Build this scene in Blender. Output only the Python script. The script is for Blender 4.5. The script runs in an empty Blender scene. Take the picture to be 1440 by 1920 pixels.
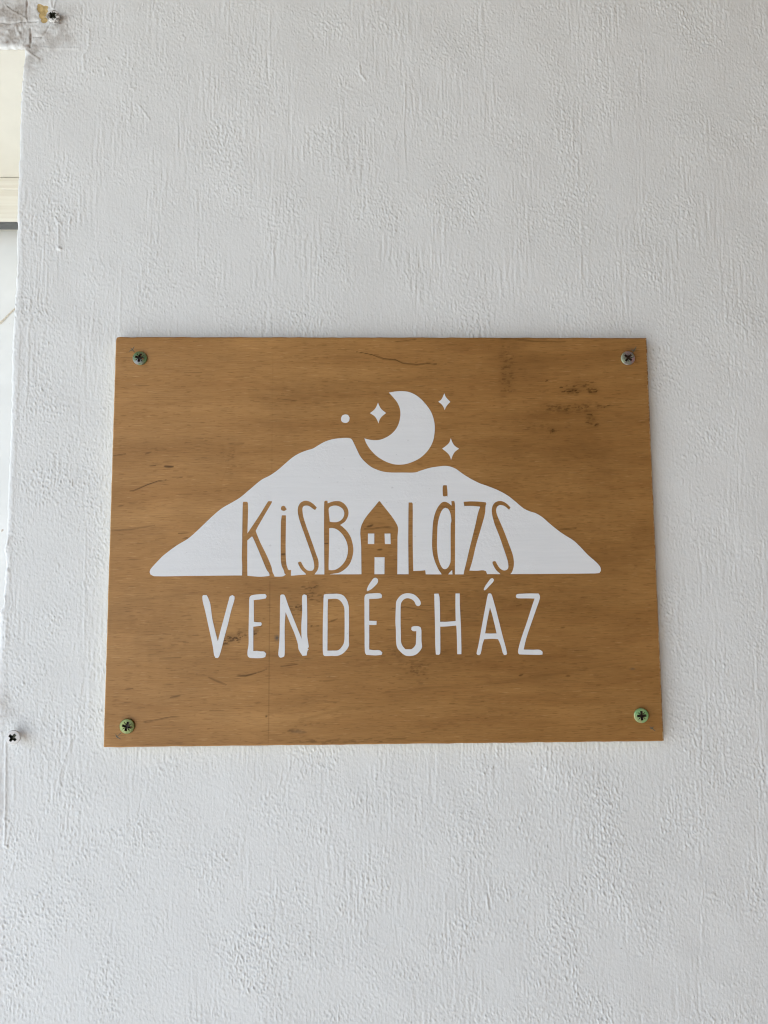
import bpy, math
import numpy as np
from mathutils import Matrix, Vector
from mathutils.geometry import delaunay_2d_cdt

# ------------------------------------------------------------------ camera, sky, sun, exposure
# Metres. x right along the wall, y into the wall, z up; the middle of the sign is the origin.
S = bpy.context.scene
COL = S.collection
cam_data = bpy.data.cameras.new('camera')
cam_data.sensor_fit = 'VERTICAL'
cam_data.sensor_height = 24.0
cam_data.lens = 24.0 * 1442.0 / 1920.0
cam_data.clip_start = 0.01
cam_data.clip_end = 500.0
cam = bpy.data.objects.new('camera', cam_data)
COL.objects.link(cam)
cam.matrix_world = Matrix(((0.999688, 0.003765, -0.024693, -0.010655),
                           (-0.024173, -0.103229, -0.994364, -0.428095),
                           (-0.006293, 0.994650, -0.103106, -0.030878),
                           (0, 0, 0, 1)))
S.camera = cam

SUN_ELEV, SUN_AZ = math.radians(58), math.radians(-60)     # azimuth from straight out of the wall, positive to the right
sun_dir = Vector((math.sin(SUN_AZ) * math.cos(SUN_ELEV), -math.cos(SUN_AZ) * math.cos(SUN_ELEV), math.sin(SUN_ELEV)))
world = bpy.data.worlds.new("World")
S.world = world
world.use_nodes = True
wn = world.node_tree.nodes
sky = wn.new('ShaderNodeTexSky')
sky.sky_type = 'NISHITA'
sky.sun_disc = False
sky.sun_elevation = SUN_ELEV
sky.sun_rotation = math.atan2(sun_dir.x, sun_dir.y)
wn['Background'].inputs['Strength'].default_value = 0.1
world.node_tree.links.new(sky.outputs[0], wn['Background'].inputs['Color'])
sun_data = bpy.data.lights.new('sun', 'SUN')
sun_data.energy = 5.0
sun_data.angle = math.radians(0.5)
sun_data.color = (1.0, 0.985, 0.955)
sun = bpy.data.objects.new('sun', sun_data)
COL.objects.link(sun)
sun.rotation_euler = sun_dir.to_track_quat('Z', 'Y').to_euler()
S.view_settings.view_transform = 'Standard'
S.view_settings.look = 'None'
S.view_settings.gamma = 1.0
S.view_settings.use_curve_mapping = False
S.view_settings.exposure = 1.72
S.render.engine = 'CYCLES'
S.cycles.use_denoising = True
S.cycles.filter_width = 1.15
S.cycles.max_bounces = 8
S.cycles.diffuse_bounces = 5

GROUND_Z = -1.62
rng = np.random.default_rng(7)

# ------------------------------------------------------------------ traced outlines, millimetres from the middle of the sign
MOUNTAIN = [(-127.53, -19.49), (-127.01, -17.73), (-122.94, -13.11), (-120.36, -10.47), (-113.42, -5.17), (-107.31, -1.42), (-102.96, 2.35), (-98.17, 7.03), (-93.8, 11.27), (-88.97, 15.3), (-83.23, 18.65), (-79.25, 21.12), (-73.95, 25.62), (-67.75, 30.84), (-62.89, 33.4), (-58.51, 36.52), (-54.61, 39.99), (-50.22, 43.71), (-46.3, 45.95), (-42.38, 47.44), (-39.43, 48.34), (-35.99, 50.43), (-33.03, 52.08), (-29.09, 53.43), (-24.65, 54.13), (-19.71, 54.27), (-17.98, 53.56), (-16.75, 51.4), (-14.79, 47.14), (-12.82, 43.39), (-10.33, 40.59), (-6.6, 37.61), (-2.34, 35.82), (0.33, 35.17), (4.06, 34.78), (10.48, 34.76), (17.16, 34.8), (20.65, 35.93), (25.49, 37.37), (29.79, 38.07), (33.55, 38.44), (36.76, 38.05), (39.96, 36.69), (43.67, 33.98), (47.91, 31.26), (53.23, 28.55), (56.38, 27.45), (62.76, 24.89), (68.59, 21.64), (72.28, 18.67), (77.0, 14.63), (80.18, 13.01), (83.9, 11.76), (87.59, 9.49), (91.25, 6.16), (95.96, 2.24), (100.15, -0.72), (104.35, -3.4), (107.99, -6.88), (112.12, -11.42), (116.27, -15.16), (118.58, -17.82), (119.04, -19.94), (118.19, -21.36), (115.51, -21.61), (71.64, -21.7), (53.72, -21.62), (37.6, -21.68), (5.43, -21.38), (-16.43, -21.31), (-35.33, -21.26), (-42.59, -21.27), (-47.81, -21.62), (-51.29, -21.83), (-53.9, -21.44), (-55.63, -22.24), (-59.98, -22.27), (-61.43, -21.69), (-63.16, -21.97), (-68.08, -22.34), (-74.74, -21.75), (-77.63, -21.59), (-104.75, -21.67), (-124.89, -21.72), (-127.06, -20.82)]
CUTS = [[(-77.73, 18.04), (-77.4, 18.76), (-75.42, 18.75), (-74.92, 17.89), (-74.87, 8.87), (-75.01, 1.32), (-72.7, 4.87), (-68.52, 11.28), (-64.05, 18.71), (-63.63, 19.06), (-61.73, 18.99), (-61.92, 18.13), (-66.25, 10.55), (-70.42, 2.87), (-70.27, 2.01), (-67.8, -3.97), (-64.35, -10.79), (-61.75, -17.02), (-61.02, -20.13), (-60.16, -21.82), (-59.87, -23.23), (-62.82, -23.21), (-62.9, -20.68), (-64.27, -18.7), (-66.0, -14.74), (-68.89, -7.94), (-72.22, -0.54), (-72.64, -0.4), (-75.02, -2.52), (-74.84, -17.79), (-74.63, -23.14), (-77.72, -23.13), (-77.59, -17.78), (-77.86, -12.13), (-77.83, -3.64), (-77.83, 7.74)], [(-56.27, 11.23), (-54.19, 11.22), (-54.04, 10.51), (-54.05, -9.43), (-53.58, -15.65), (-52.72, -18.48), (-51.73, -18.85), (-51.03, -18.63), (-51.15, -21.87), (-51.14, -23.56), (-53.95, -23.55), (-53.97, -21.29), (-54.54, -20.73), (-54.97, -19.17), (-56.26, -16.2), (-56.71, -12.24), (-56.77, 7.09), (-56.46, 10.23)], [(-56.64, 15.96), (-55.65, 16.44), (-54.51, 16.1), (-54.08, 15.09), (-53.56, 14.66), (-54.21, 14.0), (-55.2, 13.6), (-56.48, 13.95), (-56.83, 14.81)], [(-37.16, 15.46), (-38.01, 14.11), (-38.87, 14.46), (-41.01, 16.05), (-42.58, 16.57), (-44.29, 16.35), (-44.99, 15.2), (-44.98, 13.34), (-44.4, 9.9), (-42.53, 4.17), (-39.66, -3.82), (-37.38, -10.36), (-36.29, -13.48), (-36.09, -16.88), (-36.79, -19.14), (-38.19, -21.1), (-38.47, -23.36), (-42.7, -23.33), (-42.99, -21.08), (-45.26, -18.81), (-46.68, -16.54), (-47.4, -14.84), (-46.55, -14.28), (-45.7, -14.34), (-44.99, -15.7), (-43.85, -17.54), (-42.3, -18.96), (-40.88, -19.25), (-39.47, -19.12), (-38.63, -18.0), (-38.49, -16.02), (-39.07, -13.19), (-41.35, -6.37), (-44.22, 1.61), (-46.52, 8.19), (-47.25, 11.05), (-47.57, 13.35), (-47.58, 14.78), (-47.13, 16.5), (-46.0, 18.22), (-43.73, 19.22), (-41.45, 18.92), (-39.16, 17.48)], [(-33.04, 18.6), (-32.61, 19.18), (-31.33, 19.23), (-31.18, 17.74), (-28.9, 18.59), (-26.47, 19.01), (-24.05, 18.72), (-21.76, 17.13), (-20.2, 14.82), (-19.72, 12.38), (-20.2, 10.09), (-21.49, 7.8), (-22.91, 6.66), (-24.34, 5.75), (-22.92, 4.66), (-20.64, 2.36), (-18.66, -0.79), (-17.53, -4.49), (-17.11, -7.91), (-17.54, -11.32), (-18.68, -14.71), (-20.38, -17.25), (-22.93, -19.36), (-25.2, -20.47), (-27.74, -20.88), (-30.0, -21.21), (-30.28, -23.4), (-32.97, -23.39), (-32.97, -18.03), (-33.15, -1.0), (-33.17, 10.42)], [(-12.62, 5.62), (-2.99, 18.79), (-2.42, 18.79), (7.07, 5.53), (7.16, -1.19), (6.83, -23.62), (-12.71, -23.51), (-12.8, -6.79)], [(13.42, 18.07), (15.34, 18.06), (15.71, 17.14), (15.52, -1.23), (15.57, -15.46), (15.67, -19.71), (19.08, -19.59), (22.16, -19.33), (22.42, -21.31), (22.39, -23.71), (13.08, -23.66), (13.04, -21.4), (13.04, -4.07), (13.29, 13.12)], [(37.13, 18.81), (38.77, 18.81), (39.14, 16.69), (38.8, -4.64), (38.48, -21.57), (38.43, -24.31), (37.04, -24.3), (37.09, -21.42), (36.95, -19.25), (34.86, -21.55), (34.81, -24.28), (31.2, -24.26), (31.09, -21.53), (29.53, -19.07), (27.84, -15.3), (26.59, -10.96), (26.13, -6.03), (26.29, -0.22), (26.83, 7.07), (27.91, 11.75), (29.71, 15.55), (31.79, 17.89), (33.55, 18.39), (35.3, 17.73), (37.2, 16.26)], [(32.57, 27.31), (32.95, 27.61), (34.71, 27.6), (34.97, 25.24), (35.07, 22.29), (34.91, 21.12), (34.47, 21.56), (33.3, 21.36), (32.48, 21.57), (32.35, 24.66)], [(43.89, 18.34), (47.72, 18.56), (52.61, 18.39), (56.21, 18.01), (56.47, 16.94), (56.08, 16.13), (55.65, 11.8), (53.49, 4.33), (50.44, -5.39), (48.28, -13.93), (46.47, -19.6), (50.46, -19.77), (53.89, -19.5), (55.59, -20.0), (56.07, -21.5), (56.08, -23.91), (43.11, -23.84), (43.31, -21.0), (44.53, -16.19), (46.99, -6.52), (50.06, 4.92), (51.62, 11.53), (52.99, 15.56), (49.4, 15.95), (44.22, 15.97)], [(69.9, 15.15), (69.09, 13.77), (68.52, 14.21), (66.68, 15.8), (64.39, 16.47), (62.79, 15.82), (61.98, 14.38), (62.0, 12.36), (62.8, 9.76), (65.54, 3.13), (68.24, -4.33), (70.39, -10.63), (71.09, -14.91), (70.78, -18.04), (69.86, -20.59), (68.98, -21.78), (68.64, -23.99), (63.64, -23.96), (63.41, -21.69), (61.59, -19.97), (60.2, -17.98), (59.25, -15.7), (59.27, -14.85), (60.28, -14.51), (60.99, -14.71), (61.95, -16.57), (63.33, -18.56), (65.03, -19.57), (66.46, -19.58), (67.62, -18.73), (67.95, -16.88), (67.45, -13.75), (65.31, -6.89), (63.16, -0.3), (60.99, 5.45), (59.79, 10.06), (59.43, 13.52), (60.06, 16.26), (61.54, 17.99), (63.86, 18.76), (66.16, 18.26), (68.15, 16.95)]]
COUNTERS = [[(-30.52, 15.0), (-29.47, 16.0), (-27.19, 16.49), (-25.19, 16.13), (-23.19, 14.83), (-22.2, 13.25), (-22.05, 11.81), (-22.63, 9.81), (-24.05, 8.24), (-26.05, 7.39), (-28.32, 7.34), (-30.03, 7.63), (-30.32, 10.41), (-30.61, 13.28)], [(-30.37, 3.98), (-28.89, 4.11), (-26.61, 3.53), (-24.34, 1.95), (-22.35, -0.48), (-20.79, -3.62), (-20.09, -6.76), (-20.23, -9.88), (-21.23, -13.28), (-23.21, -16.1), (-25.76, -18.21), (-28.03, -18.96), (-30.57, -18.94), (-30.63, -16.63), (-30.36, -3.86)], [(33.74, 15.04), (35.25, 14.36), (36.38, 12.3), (36.87, 9.37), (36.89, 7.32), (36.58, 6.16), (36.36, -4.62), (36.12, -14.77), (35.36, -16.79), (34.18, -18.37), (32.87, -18.8), (31.57, -18.07), (30.16, -15.32), (29.2, -11.26), (28.84, -6.04), (29.0, -0.23), (29.34, 5.31), (30.21, 9.69), (31.43, 12.91), (32.62, 14.51)]]
HOUSE = [[(-9.07, 0.94), (-5.6, 0.93), (-5.63, -4.84), (-9.16, -4.82)], [(0.04, 0.9), (3.27, 0.89), (3.37, -4.88), (0.21, -4.86)], [(-5.52, -12.03), (-0.04, -12.12), (-0.18, -21.32), (-5.63, -21.35)]]
MOON = [(3.0, 80.06), (7.06, 80.72), (10.3, 80.89), (14.35, 80.34), (18.39, 78.41), (22.13, 75.1), (25.86, 70.15), (27.69, 65.75), (28.44, 61.37), (28.28, 56.99), (27.24, 52.09), (24.5, 47.19), (20.69, 43.4), (16.38, 40.97), (12.08, 39.52), (8.33, 39.2), (4.59, 39.64), (0.33, 41.28), (-3.94, 43.99), (-7.13, 47.25), (-9.53, 50.78), (-10.85, 54.05), (-8.18, 53.34), (-5.5, 53.01), (-2.28, 53.22), (0.95, 54.41), (4.18, 56.48), (6.89, 59.48), (8.53, 63.03), (9.32, 67.41), (9.03, 70.98), (7.55, 74.55), (5.41, 77.31)]
STARS = [[(-3.13, 74.39), (-2.28, 72.08), (-1.1, 70.43), (1.31, 68.35), (-0.86, 66.6), (-2.11, 64.95), (-2.93, 62.49), (-3.83, 64.68), (-5.16, 66.6), (-7.68, 68.35), (-5.41, 70.16), (-4.22, 71.81)], [(34.1, 79.62), (34.88, 77.58), (37.38, 74.71), (35.62, 72.89), (34.79, 71.52), (34.12, 70.03), (33.55, 71.79), (32.39, 73.44), (30.67, 74.82), (32.42, 76.2)], [(37.34, 54.09), (38.27, 51.52), (39.59, 49.62), (41.88, 48.14), (39.53, 46.35), (38.32, 44.45), (37.31, 41.85), (36.54, 44.18), (34.96, 46.09), (32.46, 48.16), (34.75, 49.9), (36.38, 51.53)]]
DOT = [(-23.8, 65.24), (-23.16, 66.89), (-21.55, 67.6), (-19.93, 67.32), (-19.08, 65.79), (-19.3, 63.87), (-20.75, 62.84), (-22.62, 63.06), (-23.59, 63.88)]
LETTERS = [('V', [(-98.87, -32.62), (-98.46, -32.07), (-96.64, -32.08), (-95.92, -33.34), (-94.61, -36.7), (-93.36, -44.78), (-91.57, -52.0), (-90.15, -56.99), (-89.06, -52.02), (-86.69, -42.88), (-84.58, -34.53), (-84.04, -32.86), (-82.65, -32.17), (-81.52, -33.02), (-81.63, -34.83), (-83.1, -39.84), (-84.94, -47.9), (-86.52, -53.98), (-88.09, -60.6), (-89.41, -64.99), (-90.1, -65.76), (-91.35, -65.66), (-92.06, -64.15), (-92.84, -59.46), (-95.23, -49.21), (-97.34, -40.3), (-98.68, -35.28)], [], []), ('E', [(-73.53, -33.77), (-72.84, -32.65), (-71.44, -32.16), (-68.08, -31.79), (-64.99, -31.72), (-64.2, -32.85), (-64.69, -34.1), (-67.21, -34.51), (-71.13, -34.96), (-71.0, -41.6), (-71.0, -46.55), (-69.6, -46.84), (-67.08, -46.92), (-66.65, -47.89), (-67.2, -48.8), (-71.25, -49.25), (-71.1, -62.25), (-69.16, -62.13), (-67.48, -62.42), (-65.25, -62.57), (-64.18, -63.69), (-64.67, -65.47), (-66.33, -65.95), (-72.73, -65.82), (-74.0, -64.84), (-74.22, -62.64), (-73.65, -58.5), (-73.74, -51.31), (-73.61, -38.79)], [], []), ('N', [(-56.84, -32.6), (-56.04, -32.02), (-54.76, -32.13), (-54.11, -33.25), (-52.31, -38.38), (-48.4, -47.97), (-45.16, -55.92), (-45.36, -49.26), (-44.91, -40.98), (-44.95, -32.99), (-43.99, -31.97), (-42.54, -32.53), (-42.37, -34.61), (-42.17, -44.19), (-42.13, -54.36), (-41.64, -57.53), (-41.25, -60.38), (-41.95, -61.01), (-41.31, -61.64), (-41.94, -62.27), (-42.41, -64.79), (-44.64, -65.03), (-46.73, -61.6), (-47.23, -58.44), (-49.02, -53.04), (-50.96, -48.58), (-53.89, -41.56), (-54.32, -49.19), (-54.21, -63.75), (-54.52, -65.32), (-56.27, -65.87), (-57.23, -65.46), (-57.65, -64.04), (-57.33, -59.94), (-57.0, -53.61), (-56.94, -40.9)], [], []), ('D', [(-33.21, -32.59), (-32.57, -32.01), (-28.22, -31.82), (-24.68, -31.94), (-22.42, -32.98), (-20.81, -35.07), (-20.01, -37.0), (-19.59, -39.88), (-19.62, -57.07), (-19.56, -59.45), (-20.52, -61.5), (-22.77, -63.85), (-25.65, -65.09), (-29.16, -65.15), (-32.67, -65.12), (-33.47, -64.39), (-33.74, -60.13), (-33.67, -44.89), (-33.43, -37.87)], [[(-30.95, -34.59), (-25.96, -34.62), (-24.03, -35.85), (-22.75, -37.78), (-22.1, -39.54), (-21.95, -43.06), (-21.96, -53.88), (-22.28, -58.0), (-23.4, -60.21), (-25.33, -62.09), (-28.2, -62.32), (-31.24, -62.36), (-31.16, -50.63), (-31.11, -39.48)]], []), ('E', [(-10.87, -32.89), (-10.0, -32.09), (-7.25, -31.72), (-2.73, -31.72), (-1.6, -32.63), (-1.77, -34.23), (-4.04, -34.6), (-8.56, -34.77), (-8.61, -46.5), (-4.58, -46.63), (-4.66, -48.76), (-8.62, -48.8), (-8.67, -61.91), (-6.11, -62.25), (-2.9, -62.43), (-1.53, -63.71), (-1.96, -64.81), (-5.16, -65.1), (-10.29, -64.74), (-10.99, -63.15), (-11.13, -51.42), (-11.15, -38.66), (-11.14, -34.49)], [], [[(-9.83, -29.68), (-9.01, -27.6), (-7.22, -24.87), (-5.92, -23.43), (-4.62, -23.34), (-3.66, -24.25), (-3.83, -25.86), (-5.29, -27.62), (-7.24, -29.38), (-9.35, -30.55), (-9.83, -30.17)]]), ('G', [(19.54, -37.42), (19.04, -38.54), (17.9, -38.76), (16.94, -38.21), (15.99, -36.27), (14.38, -34.98), (12.12, -34.48), (10.18, -35.27), (8.87, -37.03), (8.52, -40.39), (8.45, -48.38), (8.57, -53.16), (8.62, -57.93), (9.31, -59.99), (10.9, -61.91), (12.83, -61.92), (14.44, -61.78), (16.39, -59.73), (16.74, -57.35), (16.95, -52.27), (15.18, -52.25), (14.22, -51.45), (14.4, -50.02), (15.53, -49.64), (18.11, -49.63), (19.39, -50.37), (19.69, -51.97), (19.7, -57.38), (19.92, -60.87), (18.6, -63.08), (16.33, -64.96), (13.44, -65.57), (10.87, -65.23), (8.32, -63.31), (6.57, -61.08), (5.96, -57.9), (5.85, -51.55), (5.62, -46.76), (5.94, -39.41), (6.22, -36.21), (7.6, -33.97), (9.55, -32.38), (12.47, -31.75), (15.7, -32.42), (17.95, -34.2), (19.23, -35.97)], [], []), ('H', [(26.98, -32.1), (29.32, -32.09), (29.78, -34.12), (29.99, -42.14), (29.95, -47.32), (33.64, -47.35), (38.49, -46.94), (38.46, -38.99), (38.63, -32.08), (40.91, -32.09), (40.89, -39.01), (41.22, -48.62), (41.33, -61.36), (41.27, -64.79), (39.02, -64.77), (38.99, -56.57), (38.77, -49.72), (38.46, -49.4), (33.92, -49.84), (29.98, -49.97), (29.91, -59.68), (29.68, -64.44), (28.87, -65.13), (27.43, -64.89), (27.17, -59.66), (27.16, -48.52), (27.0, -35.7)], [], []), ('A', [(56.44, -32.52), (57.1, -32.13), (58.07, -32.3), (58.69, -33.66), (60.95, -42.35), (63.61, -53.89), (65.69, -62.19), (66.18, -64.74), (65.62, -65.43), (64.49, -65.42), (63.86, -64.4), (62.83, -60.26), (61.44, -56.91), (57.73, -56.72), (53.84, -56.94), (52.99, -59.23), (51.75, -64.62), (50.93, -65.4), (49.97, -65.24), (49.56, -64.44), (50.54, -60.48), (52.68, -49.98), (55.19, -37.82)], [[(57.36, -39.76), (58.63, -44.26), (60.7, -53.81), (57.46, -53.85), (54.39, -53.76), (55.66, -47.12)]], [[(54.11, -29.92), (55.06, -27.99), (56.74, -25.74), (58.24, -23.97), (59.22, -23.87), (59.86, -24.78), (59.34, -25.91), (57.34, -28.0), (55.35, -30.09), (54.53, -30.5)]]), ('Z', [(71.71, -33.74), (72.23, -32.71), (73.86, -32.47), (78.76, -32.33), (84.14, -32.37), (84.86, -33.66), (84.71, -35.44), (82.78, -40.58), (79.63, -48.9), (76.84, -56.55), (75.23, -62.59), (79.92, -62.72), (84.13, -62.82), (85.55, -63.94), (85.42, -65.37), (83.73, -65.52), (77.91, -65.37), (72.74, -65.17), (72.18, -64.15), (72.49, -61.93), (74.25, -56.21), (77.03, -48.88), (80.19, -39.92), (81.95, -35.1), (77.39, -34.97), (73.15, -34.94), (72.02, -34.65)], [], [])]
PENCIL = [[[(-142.14, 103.58), (-140.39, 104.5), (-139.26, 106.34)], [(-141.31, 105.57), (-140.09, 104.35), (-139.18, 103.28)]], [[(141.58, 103.05), (142.89, 105.23), (143.87, 106.79)], [(141.04, 104.92), (142.24, 104.3)]], [[(-140.6, -104.52), (-142.79, -106.57)], [(-143.39, -105.32), (-142.79, -106.57), (-140.79, -107.69)]], [[(142.59, -104.29), (144.0, -105.28), (145.41, -106.42)], [(142.83, -105.55), (144.92, -104.31)]]]
STREAKS = [(0.9, 0.32, [(-14.93, 103.45), (-6.23, 101.92), (0.36, 99.46), (6.96, 98.86), (11.16, 97.01), (18.66, 96.1), (25.29, 97.03), (30.1, 96.41)]), (0.6, 0.29, [(-149.54, 44.41), (-145.48, 45.0), (-142.29, 45.59)]), (0.6, 0.35, [(-131.78, 45.57), (-128.59, 46.45)]), (0.6, 0.29, [(-129.57, 38.72), (-125.78, 39.01)]), (0.9, 0.59, [(-121.11, 38.7), (-118.77, 38.4), (-116.14, 38.39)]), (0.85, 0.26, [(-139.68, 25.13), (-137.36, 25.12), (-130.18, 28.35), (-124.12, 30.4), (-119.77, 30.98)]), (0.6, 0.26, [(-113.96, 32.15), (-110.47, 32.73)]), (0.6, 0.26, [(-145.53, 16.62), (-142.64, 16.9)]), (0.6, 0.29, [(-112.73, 1.55), (-106.65, 1.81)]), (0.7, 0.29, [(-110.35, -1.38), (-106.89, -0.81)]), (0.35, 0.47, [(-149.46, 3.17), (-137.94, 4.0), (-125.57, 5.99)]), (0.8, 0.47, [(-79.8, -75.25), (-74.95, -75.29), (-69.55, -73.93)]), (0.55, 0.35, [(-56.71, -70.65), (-46.98, -69.32)]), (0.5, 0.53, [(-115.12, -86.43), (-109.76, -85.36)]), (0.5, 0.29, [(-139.28, -81.73), (-134.76, -81.49)]), (0.6, 0.26, [(-130.33, -99.36), (-122.47, -98.06), (-114.04, -96.47), (-108.68, -96.25)]), (1, 0.35, [(-64.47, -96.7), (-63.05, -96.71)]), (1, 0.32, [(-40.46, -49.17), (-39.3, -49.18)]), (0.4, 0.29, [(-37.57, -49.19), (-35.84, -48.92)]), (0.7, 0.32, [(-30.36, -46.95), (-26.03, -45.55)]), (0.5, 0.47, [(-95.18, -75.67), (-90.87, -77.68), (-85.43, -79.98)]), (0.8, 0.23, [(95.64, 2.69), (100.1, 2.97), (106.35, 3.53)]), (0.75, 0.26, [(-11.21, 3.59), (-6.11, 3.72), (-1.71, 4.29), (5.93, 4.85)]), (0.7, 0.59, [(-9.62, 4.76), (-6.98, 5.2)]), (0.6, 0.47, [(-7.57, 5.49), (-6.1, 5.78)]), (0.8, 0.41, [(-3.83, -8.03), (-1.19, -7.75)]), (0.7, 0.64, [(-56.59, -10.24), (-53.98, -10.11)]), (0.9, 0.23, [(-33.03, -4.52), (-30.7, -4.38)]), (0.6, 0.23, [(13.17, -5.91), (15.23, -5.78)]), (0.8, 0.29, [(51.95, -82.65), (52.53, -82.66)]), (0.7, 0.47, [(72.36, -76.6), (74.4, -76.05)]), (0.7, 0.38, [(97.93, -76.82), (100.26, -76.85)]), (0.5, 0.32, [(34.37, -41.66), (39.62, -41.12), (43.11, -41.72)]), (0.5, 0.29, [(71.82, -39.02), (74.76, -38.46)]), (0.5, 0.35, [(96.09, -51.04), (98.44, -50.77)]), (0.5, 0.35, [(3.84, -40.01), (11.11, -39.19), (22.72, -41.29), (27.39, -41.03)]), (0.12, 0.18, [(-62.29, 111.4), (-62.11, 91.12), (-62.18, 30.82), (-62.21, 1.32)]), (0.26, 0.15, [(-62.56, -24.86), (-62.56, -56.42), (-62.48, -97.0), (-62.63, -111.72)]), (0.5, 0.38, [(66.95, 111.64), (85.13, 109.81), (103.38, 109.53)]), (0.5, 0.29, [(6.44, 109.36), (18.52, 110.62)]), (0.7, 0.35, [(91.47, 86.6), (92.7, 87.22)]), (0.5, 0.29, [(-69.55, -73.93), (-63.85, -72.0)]), (0.45, 0.29, [(-59.32, 76.48), (-47.44, 75.27)]), (0.16, 0.64, [(-141.73, -35.3), (-121.75, -33.14), (-101.7, -30.97)]), (0.1, 0.44, [(-100.26, 49.39), (-88.46, 45.18), (-86.87, 36.83), (-89.68, 29.42)]), (0.5, 0.29, [(-120.98, -65.87), (-109.6, -65.4)]), (0.15, 0.88, [(-0.8, -85.26), (22.23, -82.66), (51.11, -81.51), (80.17, -77.52), (124.1, -70.78)]), (0.15, 0.88, [(-46.54, -98.83), (-23.74, -93.47), (-0.85, -92.29)]), (0.1, 0.88, [(83.19, 36.42), (107.31, 42.39), (128.55, 48.4), (146.73, 50.79)]), (0.12, 0.88, [(-47.51, 89.6), (-23.64, 85.02), (0.27, 85.64), (36.33, 89.65)])]
CLUSTERS = [(105.53, 81.07, 4.1, 1.46, 26, 0.75), (117.35, 81.38, 2.34, 1.46, 16, 0.85), (112.3, 84.45, 4.1, 2.34, 14, 0.5), (97.67, 71.26, 8.2, 2.34, 40, 0.5), (109.75, 71.25, 8.2, 1.76, 30, 0.5), (116.49, 65.14, 2.05, 2.64, 14, 0.6), (119.38, 61.47, 0.88, 0.88, 5, 0.8), (83.86, 61.81, 10.25, 2.93, 30, 0.3), (94.28, 58.15, 1.76, 1.46, 10, 0.6), (123.38, 72.17, 4.69, 1.17, 14, 0.5), (69.58, 93.68, 3.52, 11.72, 60, 0.42), (68.77, 85.05, 2.93, 3.52, 16, 0.5), (-82.36, -55.41, 4.1, 1.46, 34, 0.7), (-77.81, -52.32, 2.34, 2.05, 14, 0.5), (-86.9, -57.93, 2.93, 1.76, 14, 0.5), (-69.8, -50.66, 1.76, 4.1, 16, 0.5), (-39.66, -29.34, 4.69, 2.93, 26, 0.5), (-35.3, -33.12, 4.1, 1.76, 10, 0.5), (-46.85, -39.37, 1.76, 1.76, 14, 0.6), (-49.15, -40.22, 4.1, 2.34, 8, 0.3), (-49.92, -104.09, 2.93, 0.88, 12, 0.35), (-37.99, -101.15, 5.86, 0.88, 12, 0.3), (-23.75, -110.21, 20.51, 0.88, 40, 0.35), (16.59, -71.28, 6.45, 4.1, 40, 0.35), (17.99, -74.7, 3.52, 2.34, 14, 0.4), (7.99, -64.95, 8.79, 3.52, 30, 0.3), (40.23, -39.97, 17.58, 8.79, 50, 0.25), (81.47, -28.64, 23.44, 11.72, 50, 0.2), (22.4, -68.49, 17.58, 3.52, 40, 0.25), (-121.34, -50.28, 17.58, 11.72, 50, 0.22), (-85.49, 42.79, 5.86, 7.32, 30, 0.25), (-35.54, 72.83, 35.16, 11.72, 60, 0.2), (97.95, 30.38, 29.3, 17.58, 60, 0.2), (126.76, 0.48, 17.58, 17.58, 40, 0.2)]
GREY = [(-58.55, -55.31, 1.17, 1.32, 1.0), (134.53, -73.44, 1.17, 0.38, 0.8), (67.26, 111.96, 0.59, 0.41, 1.0), (-46.51, -104.96, 3.52, 0.88, 0.35), (141.65, 104.92, 1.46, 1.17, 0.45)]
SCREWS = [(-135.68, 99.45), (138.49, 99.78), (-137.15, -100.98), (137.94, -98.22)]
WALL_SCREWS = [(-193.18, 307.42), (-197.58, -106.49)]
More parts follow.
